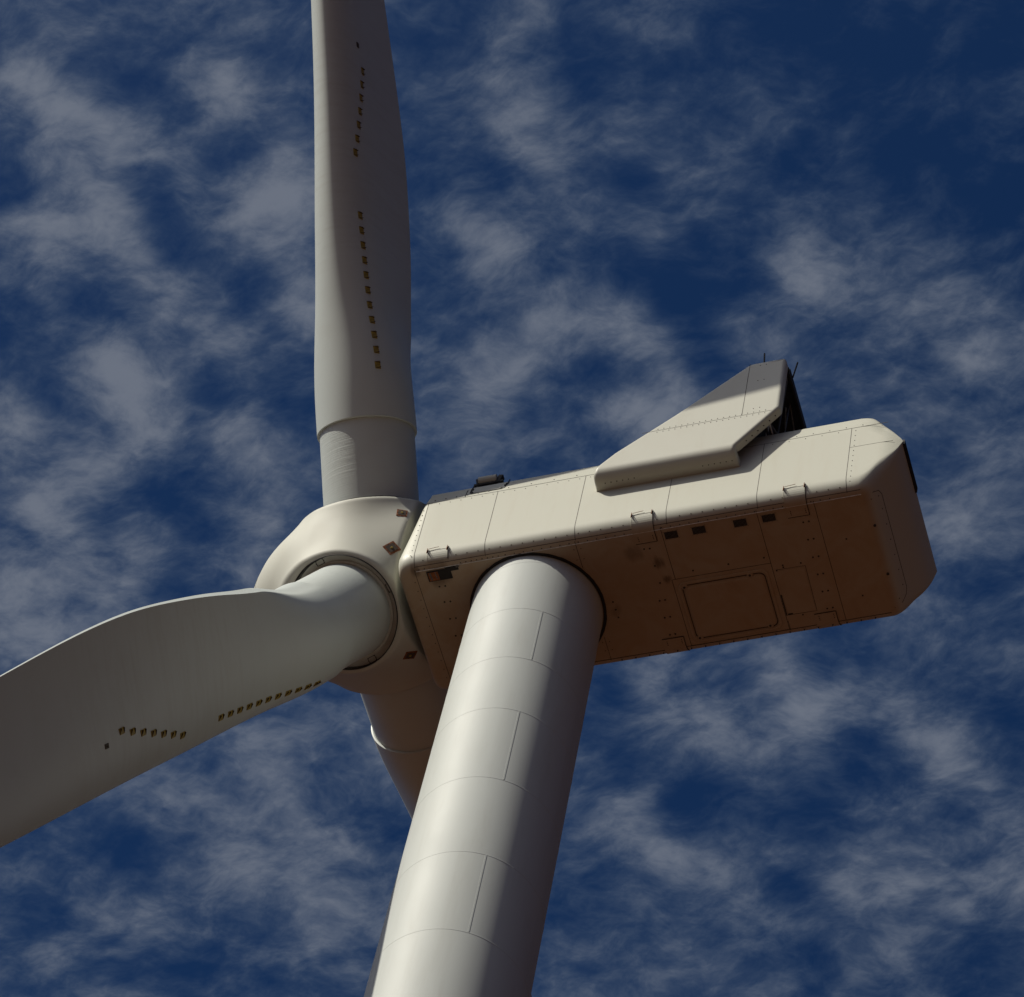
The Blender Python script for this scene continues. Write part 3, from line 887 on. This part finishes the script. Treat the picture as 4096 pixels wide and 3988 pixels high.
# inner stringers and gussets behind the near fin
ck.box((5.0, -2.20, 3.0), (0.05, 0.36, 1.6), 0)
ck.box((5.0, 0, 3.70), (1.4, 4.2, 0.10), 0)
for sy in (-1, 1):
    ck.box((5.30, sy * 1.55, 4.0), (0.05, 1.40, 0.9), 0)
cool = ck.build('radiator_bank', [M_dark], turbine, UP)
bm_ = Mesh()
for sy in (-1, 1):
    bm_.tube((6.42, sy * 2.0, 6.2), (6.05, sy * 1.15, 3.75), 0.028, 0)
    bm_.tube((6.42, sy * 0.4, 6.2), (6.05, sy * 1.15, 3.75), 0.024, 0)
    bm_.tube((6.05, sy * 1.15, 3.75), (6.0, sy * 2.3, 4.1), 0.03, 0)
    bm_.tube((5.75, sy * 2.2, 2.9), (5.72, sy * 1.5, 4.2), 0.022, 0)
    bm_.box((5.95, sy * 1.60, 4.55), (0.05, 0.05, 1.7), 1)
    bm_.tube((6.0, sy * 2.35, 4.0), (6.45, sy * 1.2, 3.8), 0.035, 0)
bm_.tube((6.3, -1.25, 6.26), (6.3, -1.31, 4.3), 0.020, 0)
bm_.tube((6.3, -1.25, 6.26), (6.3, -0.45, 5.75), 0.020, 0)
bm_.tube((6.46, -1.9, 4.83), (6.3, -1.32, 4.75), 0.022, 0)
bm_.box((6.2, -2.07, 3.65), (0.03, 0.42, 0.04), 1)
bm_.build('cooler_brace', [M_steel, M_lip], turbine, UP)
for p, q in (((5.90, -2.40, 6.38), (5.87, -2.42, 6.97)), ((6.55, -1.95, 6.30), (6.66, -2.05, 6.86))):
    a = Mesh(); a.tube(p, q, 0.022, 0, 10); a.bolt(q, Vector(q) - Vector(p), 0.022, 0.02, 0)
    a.build('wind_sensor_mast', [M_black], turbine, UP)

# ---- rotor
HUB = Vector((-4.597, 0.0, 2.352))
PSI, TAU, KAP = R_(39.46), R_(5.608), R_(4.26)
AX = Vector((-math.cos(TAU), 0, math.sin(TAU)))
U_ = Vector((math.sin(TAU), 0, math.cos(TAU)))
V_ = Vector((0, -1, 0))
def blade_frame(k):
    p = PSI + k * 2 * math.pi / 3
    r = math.cos(p) * U_ + math.sin(p) * V_
    b = (math.cos(KAP) * r + math.sin(KAP) * AX).normalized()
    n0 = (-AX) - b * (-AX).dot(b); n0.normalize()
    t = n0.cross(b).normalized()
    return t, n0, b
RH = 2.085
# spinner: body of revolution blended with three short blade collars
SP_S = [-1.40, -1.30, -0.6, 0.3, 1.0, 1.5, 1.8, 2.2, 2.6, 2.9, 3.15, 3.3, 3.38, 3.41]
SP_R = [1.90, 1.96, 2.08, 2.22, 2.20, 2.08, 1.95, 1.70, 1.38, 1.05, 0.72, 0.46, 0.24, 0.0]
def build_spinner():
    ax = np.array(AX); bl_ = [np.array(blade_frame(k)[2]) for k in range(3)]
    nth, nph = 220, 320
    e1 = np.cross(ax, [0, 1, 0]); e1 /= np.linalg.norm(e1); e2 = np.cross(ax, e1)
    TH, PH = np.meshgrid(np.linspace(0.0, math.pi, nth), np.linspace(0, 2 * math.pi, nph, endpoint=False), indexing='ij')
    D = (np.cos(TH)[..., None] * ax + (np.sin(TH) * np.cos(PH))[..., None] * e1 + (np.sin(TH) * np.sin(PH))[..., None] * e2)
    ss = np.array(SP_S); rr = np.array(SP_R)
    S2 = np.linspace(ss[0], ss[-1], 400); R2 = np.array([smooth_interp(x, SP_S, SP_R) for x in S2])
    def sdf(Pt):
        s = Pt @ ax
        rad = np.linalg.norm(Pt - s[..., None] * ax, axis=-1)
        rs = np.interp(s, S2, R2)
        d_body = np.maximum(rad - rs, 0 * rad - 10)
        d_body = np.where(s > ss[-1], np.sqrt((s - ss[-1]) ** 2 + rad ** 2), d_body)
        d_body = np.where(s < ss[0], np.maximum(d_body, ss[0] - s), d_body)
        slope = np.abs(np.gradient(R2, S2)); sl = np.interp(s, S2, slope)
        d_body = d_body / np.sqrt(1 + np.minimum(sl, 6) ** 2)
        d = d_body
        k = 0.70
        for b in bl_:
            h = Pt @ b
            ra = np.linalg.norm(Pt - h[..., None] * b, axis=-1)
            e = 0.10
            qx, qy = ra - (1.56 - e), np.abs(h - 1.0) - (RH + 0.02 - 1.0 - e)
            dc = np.minimum(np.maximum(qx, qy), 0) + np.sqrt(np.maximum(qx, 0) ** 2 + np.maximum(qy, 0) ** 2) - e
            hh = np.clip(0.5 + 0.5 * (dc - d) / k, 0, 1)
            blend = dc * (1 - hh) + d * hh - k * hh * (1 - hh)
            d = np.where(h > 0, blend, d)
        # keep the opening faces flat
        for b in bl_:
            h = Pt @ b
            q = np.clip(0.5 + 0.5 * (d - (h - RH - 0.02)) / 0.12, 0, 1)
            d = d * q + (h - RH - 0.02) * (1 - q) + 0.12 * q * (1 - q)
        # flat back
        d = np.maximum(d, -(Pt @ ax) - 1.40)
        return d
    lo = np.full(TH.shape, 0.3); hi = np.full(TH.shape, 4.2)
    # march outward: first crossing from inside (star-shaped)
    for _ in range(26):
        mid = (lo + hi) / 2
        ins = sdf(D * mid[..., None]) < 0
        lo = np.where(ins, mid, lo); hi = np.where(ins, hi, mid)
    Pt = D * ((lo + hi) / 2)[..., None]
    vs = [tuple(Pt[0, 0])]
    for i in range(1, nth - 1):
        vs += [tuple(q) for q in Pt[i]]
    vs.append(tuple(Pt[-1, 0]))
    fs = []
    for j in range(nph):
        fs.append((0, 1 + j, 1 + (j + 1) % nph))
    for i in range(nth - 3):
        a = 1 + i * nph; b = a + nph
        for j in range(nph):
            fs.append((a + j, b + j, b + (j + 1) % nph, a + (j + 1) % nph))
    last = len(vs) - 1; a = 1 + (nth - 3) * nph
    for j in range(nph):
        fs.append((a + j, last, a + (j + 1) % nph))
    m = Mesh(); m.add(vs, fs)
    o = m.build('spinner', [M_spin, M_ring, M_seam], turbine, (HUB.x, HUB.y, HUB.z + Z0), smooth=179)
    # blade openings
    cuts = []
    for k in range(3):
        t, n0, b = blade_frame(k)
        c = Mesh(); c.tube(b * (RH - 0.16), b * 3.4, 1.475, 0, 160)
        co = c.build('cutter', [], None, (HUB.x, HUB.y, HUB.z + Z0))
        cuts.append(co)
        md = o.modifiers.new('cut', 'BOOLEAN'); md.operation = 'DIFFERENCE'; md.object = co; md.solver = 'EXACT'
    bpy.context.view_layer.update()
    dg = bpy.context.evaluated_depsgraph_get()
    me = bpy.data.meshes.new_from_object(o.evaluated_get(dg))
    o.modifiers.clear()
    old = o.data
    o.data = me
    for c in cuts:
        bpy.data.objects.remove(c)
    me.materials.clear()
    for mm in (M_spin, M_ring, M_seam):
        me.materials.append(mm)
    # faces inside the recess take the plate paint
    H = [blade_frame(k)[2] for k in range(3)]
    mi = [0] * len(me.polygons)
    for f_ in me.polygons:
        c = f_.center
        for b in H:
            h = c.dot(b)
            if h > 1.80 and (c - b * h).length < 1.479 and (abs(f_.normal.dot(b)) < 0.3 or h < RH - 0.14):
                mi[f_.index] = 1
    me.polygons.foreach_set('material_index', mi)
    me.shade_smooth()
    me.set_sharp_from_angle(angle=R_(38))
    return o
spinner = build_spinner()
me = spinner.data
from mathutils.bvhtree import BVHTree
bvh = BVHTree.FromPolygons([v.co for v in me.vertices], [tuple(p.vertices) for p in me.polygons])
def on_spinner(s, ang):
    """point and normal where a radial line at station s / clock angle ang meets the spinner"""
    d = math.cos(ang) * U_ + math.sin(ang) * V_
    loc, nrm, i, dist = bvh.ray_cast(AX * s + d * 6, -d)
    if nrm.dot(d) < 0: nrm = -nrm
    return loc, nrm, d
sm = Mesh()
for s_, lo_, hi_, w_ in ((3.0, 0, 360, 0.014),):
    pts, nr = [], []
    for a in np.linspace(lo_, hi_, 181):
        p, n, d = on_spinner(s_, R_(a)); pts.append(p); nr.append(n)
    sm.ribbon(pts, nr, w_, 0.003, 0)
for a in np.arange(0, 360, 15):
    p, n, d = on_spinner(3.08, R_(a)); sm.bolt(p, n, 0.014, 0.012, 1)
sm.build('spinner_joint', [M_seam, M_bolt], spinner)
# brown inspection plates (square, standing on a corner)
def diamond(s_, ang, size, roll):
    p, n, d = on_spinner(s_, ang)
    dm = Mesh()
    u = AX - n * AX.dot(n); u.normalize(); v = n.cross(u)
    rot = Matrix.Rotation(roll, 3, n)
    u, v = rot @ u, rot @ v
    def quad(h, e, mi):
        vs = [p + n * e + u * (sx * h) + v * (sy * h) for sx, sy in ((-1, -1), (1, -1), (1, 1), (-1, 1))]
        vs += [q - n * (e + .04) for q in vs]
        dm.add(vs, [(0, 1, 2, 3), (0, 4, 5, 1), (1, 5, 6, 2), (2, 6, 7, 3), (3, 7, 4, 0)], mi)
    quad(size / 2, 0.012, 0); quad(size * 0.36, 0.020, 1)
    for sx in (-1, 0, 1):
        for sy in (-1, 0, 1):
            if sx or sy:
                dm.bolt(p + n * .012 + u * sx * size * .43 + v * sy * size * .43, n, 0.011, 0.012, 2, 6)
    dm.bolt(p + n * .02, n, 0.035, 0.02, 3)
    dm.build('inspection_plate', [M_rust, M_vgfin, M_black, M_yellow], spinner)
#PLATES
for s_, a_, sz, ro in ((-1.20, 78.8, 0.27, 8), (-1.21, 117.1, 0.33, 45), (-1.18, 202.1, 0.31, 50)):
    diamond(s_, R_(a_), sz, R_(ro))

# ---- blades
CH_R = [4.42, 5.2, 6, 7, 8, 10.5, 14, 20, 27, 32, 40, 48, 52.5, 54.6]
CH_C = [2.6, 2.772, 2.941, 3.043, 3.148, 3.569, 3.83, 3.53, 2.858, 2.38, 1.8, 1.22, 0.75, 0.12]
TE_R = [4.42, 7, 9, 13, 18, 26, 54.6]
TE_T = [0.5, 0.433, 0.322, 0.14, 0.056, 0.03, 0.01]
LE_R = [4.42, 5.5, 7, 10, 15, 20, 27, 32, 40, 54.6]
LE_D = [1.3, 1.258, 1.248, 1.226, 1.082, 0.991, 0.812, 0.68, 0.52, 0.05]
TW_R = [4.42, 8, 12, 16, 20, 27, 32, 40, 54.6]
TW_D = [20.523, 17.57, 13.096, 8.798, 6.199, 3.981, 3.0, 1.6, 0.0]
TK_R = [4.42, 6.5, 9, 12, 16, 22, 27, 32, 40, 54.6]
TK_T = [2.6, 2.199, 1.738, 1.429, 1.17, 0.895, 0.756, 0.56, 0.38, 0.05]
def soft(r, xs, ys):
    """the interpolated curve, averaged over about two metres so that the blade skin runs fair"""
    h = min(1.1, max(0.0, (r - 4.42)) * 0.6, max(0.0, 54.6 - r))
    return sum(smooth_interp(r + h * d, xs, ys) * w_ for d, w_ in ((-1, .12), (-.5, .23), (0, .30), (.5, .23), (1, .12)))
NS_ = 46                      # points per side; 3 more across the blunt trailing edge
NA = 2 * NS_ + 2
CAMB = -0.0601; BL = 3.531; BP = 1.025
def blade_section(r):
    """list of (chordwise x towards the leading edge, y towards the suction side)"""
    c = soft(r, CH_R, CH_C); le = soft(r, LE_R, LE_D)
    tk = soft(r, TK_R, TK_T); te = soft(r, TE_R, TE_T)
    w_ = min(1.0, max(0.0, (r - 4.42) / BL)); w_ = (w_ * w_ * (3 - 2 * w_)) ** BP
    dl = math.asin(min(te, 2.0) / 2.6)
    def pt(t, s_):
        """t = 0 leading edge .. 1 trailing-edge corner; s_ = +1 suction, -1 pressure"""
        th = t * (math.pi - dl)
        cx, cy = 1.30 * math.cos(th), s_ * 1.30 * math.sin(th)
        xm = 0.5 * (1 - math.cos(math.pi * t))
        t_ = 5 * (0.2969 * math.sqrt(xm) - 0.1260 * xm - 0.3516 * xm ** 2 + 0.2843 * xm ** 3 - 0.1036 * xm ** 4)
        half = t_ * max(tk - 0.45 * te, 0.01) + te * 0.5 * xm
        camber = CAMB * c * 4 * xm * (1 - xm) * min(1, max(0, (r - 4.42) / 6))
        ay = camber + s_ * half
        axx = le - xm * c
        return (cx * (1 - w_) + axx * w_, cy * (1 - w_) + ay * w_)
    up = [pt(k / (NS_ - 1) , 1) for k in range(NS_)]
    dn = [pt(k / (NS_ - 1) , -1) for k in range(NS_ - 1, 0, -1)]
    a, b = up[-1], dn[0]
    te_ = [(a[0] + (b[0] - a[0]) * q, a[1] + (b[1] - a[1]) * q) for q in (0.25, 0.5, 0.75)]
    return up + te_ + dn
# keep the blunt trailing edge square: stations 0.5 +/- give its two corners
def blade_vertex(r, x, y):
    b = R_(soft(r, TW_R, TW_D))
    pre = -2.2 * max(0, (r - 12) / 42.6) ** 2     # prebend away from the tower
    # local axes: X = direction of rotation, Y = downwind
    X = math.cos(b) * x + math.sin(b) * y
    Y = -math.sin(b) * x + math.cos(b) * y + pre
    return (X, Y, r)
def build_blade():
    m = Mesh()
    # root cylinder
    NC = 128
    rr = list(np.linspace(1.80, 4.50, 12))
    vs = [(1.235 * math.cos(2 * math.pi * i / NC), 1.235 * math.sin(2 * math.pi * i / NC), r) for r in rr for i in range(NC)]
    m.add(vs, [(a * NC + i, a * NC + (i + 1) % NC, (a + 1) * NC + (i + 1) % NC, (a + 1) * NC + i) for a in range(len(rr) - 1) for i in range(NC)])
    # shell
    st = list(np.linspace(4.42, 14, 40)) + list(np.linspace(14.5, 30, 28)) + list(np.linspace(31, 54.6, 26))
    rows = [[blade_vertex(r, x, y) for x, y in blade_section(r)] for r in st]
    # rounded sleeve lip
    b0 = rows[0]
    lip = []
    for dr, q in ((0.06, 1.20), (-0.005, 1.235), (-0.012, 1.262), (-0.006, 1.285)):
        lip.append([(p[0] / 1.3 * q, p[1] / 1.3 * q, 4.42 + dr) for p in b0])
    rows = lip + rows
    vs = [p for r in rows for p in r]
    m.add(vs, [(a * NA + i, a * NA + (i + 1) % NA, (a + 1) * NA + (i + 1) % NA, (a + 1) * NA + i) for a in range(len(rows) - 1) for i in range(NA)] +
          [tuple((len(rows) - 1) * NA + i for i in range(NA))])
    me_ = m.build('blade', [M_blade], None, smooth=42).data
    return me_
blade_me = build_blade()
tmp = [o for o in bpy.data.objects if o.data == blade_me][0]
bpy.data.objects.remove(tmp)
bv_blade = BVHTree.FromPolygons([v.co for v in blade_me.vertices], [tuple(p.vertices) for p in blade_me.polygons])

# one vortex generator: base plate with two small toed fins
def make_vg():
    v = Mesh()
    tp = [(-0.075, -0.100), (0.075, -0.112), (0.075, 0.126), (-0.075, 0.100)]
    v.add([(x, y, z) for z in (-0.004, 0.011) for x, y in tp], [(4, 5, 6, 7), (0, 1, 5, 4), (1, 2, 6, 5), (2, 3, 7, 6), (3, 0, 4, 7)], 0)
    for sy in (-1, 1):
        y0, y1 = sy * 0.095, sy * 0.105
        dy = sy * -0.035
        vs = [(-0.07, y0, .010), (0.07, y0 + dy, .010), (0.07, y0 + dy, .055), (-0.07, y1, .010), (0.07, y1 + dy, .010), (0.07, y1 + dy, .055)]
        v.add(vs, [(0, 1, 2), (3, 5, 4), (0, 2, 5, 3), (1, 4, 5, 2), (0, 3, 4, 1)], 1)
    return v.build('vortex_generator', [M_yellow, M_vgfin])
vg0 = make_vg(); vg_me = vg0.data; bpy.data.objects.remove(vg0)
def make_tab():
    v = Mesh(); v.box((0, 0, 0.006), (0.11, 0.15, 0.02), 0); v.bolt((0, 0, .014), (0, 0, 1), 0.02, 0.02, 0)
    return v.build('lightning_receptor', [M_vgfin])
tb0 = make_tab(); tb_me = tb0.data; bpy.data.objects.remove(tb0)

# position along the blade (m) and chordwise place (m towards the leading edge, before twist)
VG = []
#VG_BEGIN
VG += [(5.85 + 0.45 * i, 0.67 - 0.014 * i) for i in range(11)]
VG += [(12.24 + 0.465 * i, 0.50 - 0.131 * i) for i in range(7)]
#VG_END
TAB = (15.76, -0.12)
def suction_point(r, x):
    b = R_(soft(r, TW_R, TW_D))
    dirn = Vector((-math.sin(b), -math.cos(b), 0))          # from the suction side towards the section
    org = Vector((math.cos(b) * x, -math.sin(b) * x, r)) - dirn * 4
    loc, nrm, i, dist = bv_blade.ray_cast(org, dirn)
    if nrm is None: return None
    if nrm.dot(dirn) > 0: nrm = -nrm
    L = Vector((math.cos(b), -math.sin(b), 0))
    return loc, nrm, L
def place(me_, name, parent, r, x):
    res = suction_point(r, x)
    if res is None: return
    loc, n, L = res
    X = (-L + n * L.dot(n)).normalized()         # towards the trailing edge
    Y = n.cross(X)
    mt = Matrix((X, Y, n)).transposed().to_4x4()
    mt.translation = loc + n * 0.002
    o = bpy.data.objects.new(name, me_)
    scene.collection.objects.link(o)
    o.parent = parent
    o.matrix_local = mt
for k in range(3):
    t, n0, b = blade_frame(k)
    o = bpy.data.objects.new('blade', blade_me)
    scene.collection.objects.link(o)
    o.parent = turbine
    mt = Matrix((t, n0, b)).transposed().to_4x4()
    mt.translation = HUB + Vector((0, 0, Z0))
    o.matrix_local = mt
    for (r, x) in VG:
        place(vg_me, 'vortex_generator', o, r, x)
    place(tb_me, 'lightning_receptor', o, TAB[0], TAB[1])
    # root sealing ring and its access covers
    rs = Mesh()
    NC = 96
    prof = [(1.300, RH - .17), (1.300, RH - .115), (1.250, RH - .10), (1.236, RH - .10)]
    vs = [(q * math.cos(2 * math.pi * i / NC), q * math.sin(2 * math.pi * i / NC), z) for q, z in prof for i in range(NC)]
    rs.add(vs, [(a * NC + i, a * NC + (i + 1) % NC, (a + 1) * NC + (i + 1) % NC, (a + 1) * NC + i) for a in range(3) for i in range(NC)], 0)
    rs.build('root_seal', [M_ring], o, smooth=40)
    gp = Mesh()
    vs = [(q * math.cos(2 * math.pi * i / NC), q * math.sin(2 * math.pi * i / NC), z) for q, z in ((1.472, RH - .157), (1.472, RH - .150), (1.452, RH - .150), (1.452, RH - .157)) for i in range(NC)]
    gp.add(vs, [(a * NC + i, a * NC + (i + 1) % NC, (a + 1) * NC + (i + 1) % NC, (a + 1) * NC + i) for a in range(3) for i in range(NC)], 0)
    prof2 = [(1.478, RH - .06), (1.494, RH + .022), (1.488, RH + .034), (1.470, RH + .034), (1.462, RH - .06)]
    vs = [(q * math.cos(2 * math.pi * i / NC), q * math.sin(2 * math.pi * i / NC), z) for q, z in prof2 for i in range(NC)]
    gp.add(vs, [(a * NC + i, a * NC + (i + 1) % NC, (a + 1) * NC + (i + 1) % NC, (a + 1) * NC + i) for a in range(4) for i in range(NC)], 0)
    gp.build('rim_seal', [M_black], o)
    for a in (20, 110, 200, 290):
        an = R_(a)
        c = Mesh()
        rot = Matrix.Rotation(an, 3, 'Z')
        for (lx_, ly_, wx, wy) in ((1.385, -.11, .14, .012), (1.385, .11, .14, .012), (1.318, 0, .012, .23), (1.452, 0, .012, .23)):
            p = rot @ Vector((lx_, ly_, 0)); c.box((p.x, p.y, RH - .156), (wx, wy, 0.012), 0, rot)
        for (lx_, ly_) in ((1.33, -.1), (1.44, -.1), (1.33, .1), (1.44, .1), (1.385, -.12), (1.385, .12)):
            p = rot @ Vector((lx_, ly_, 0)); c.bolt((p.x, p.y, RH - .154), (0, 0, 1), 0.014, 0.012, 1, 6)
        c.build('root_access_cover', [M_seam, M_black], o)
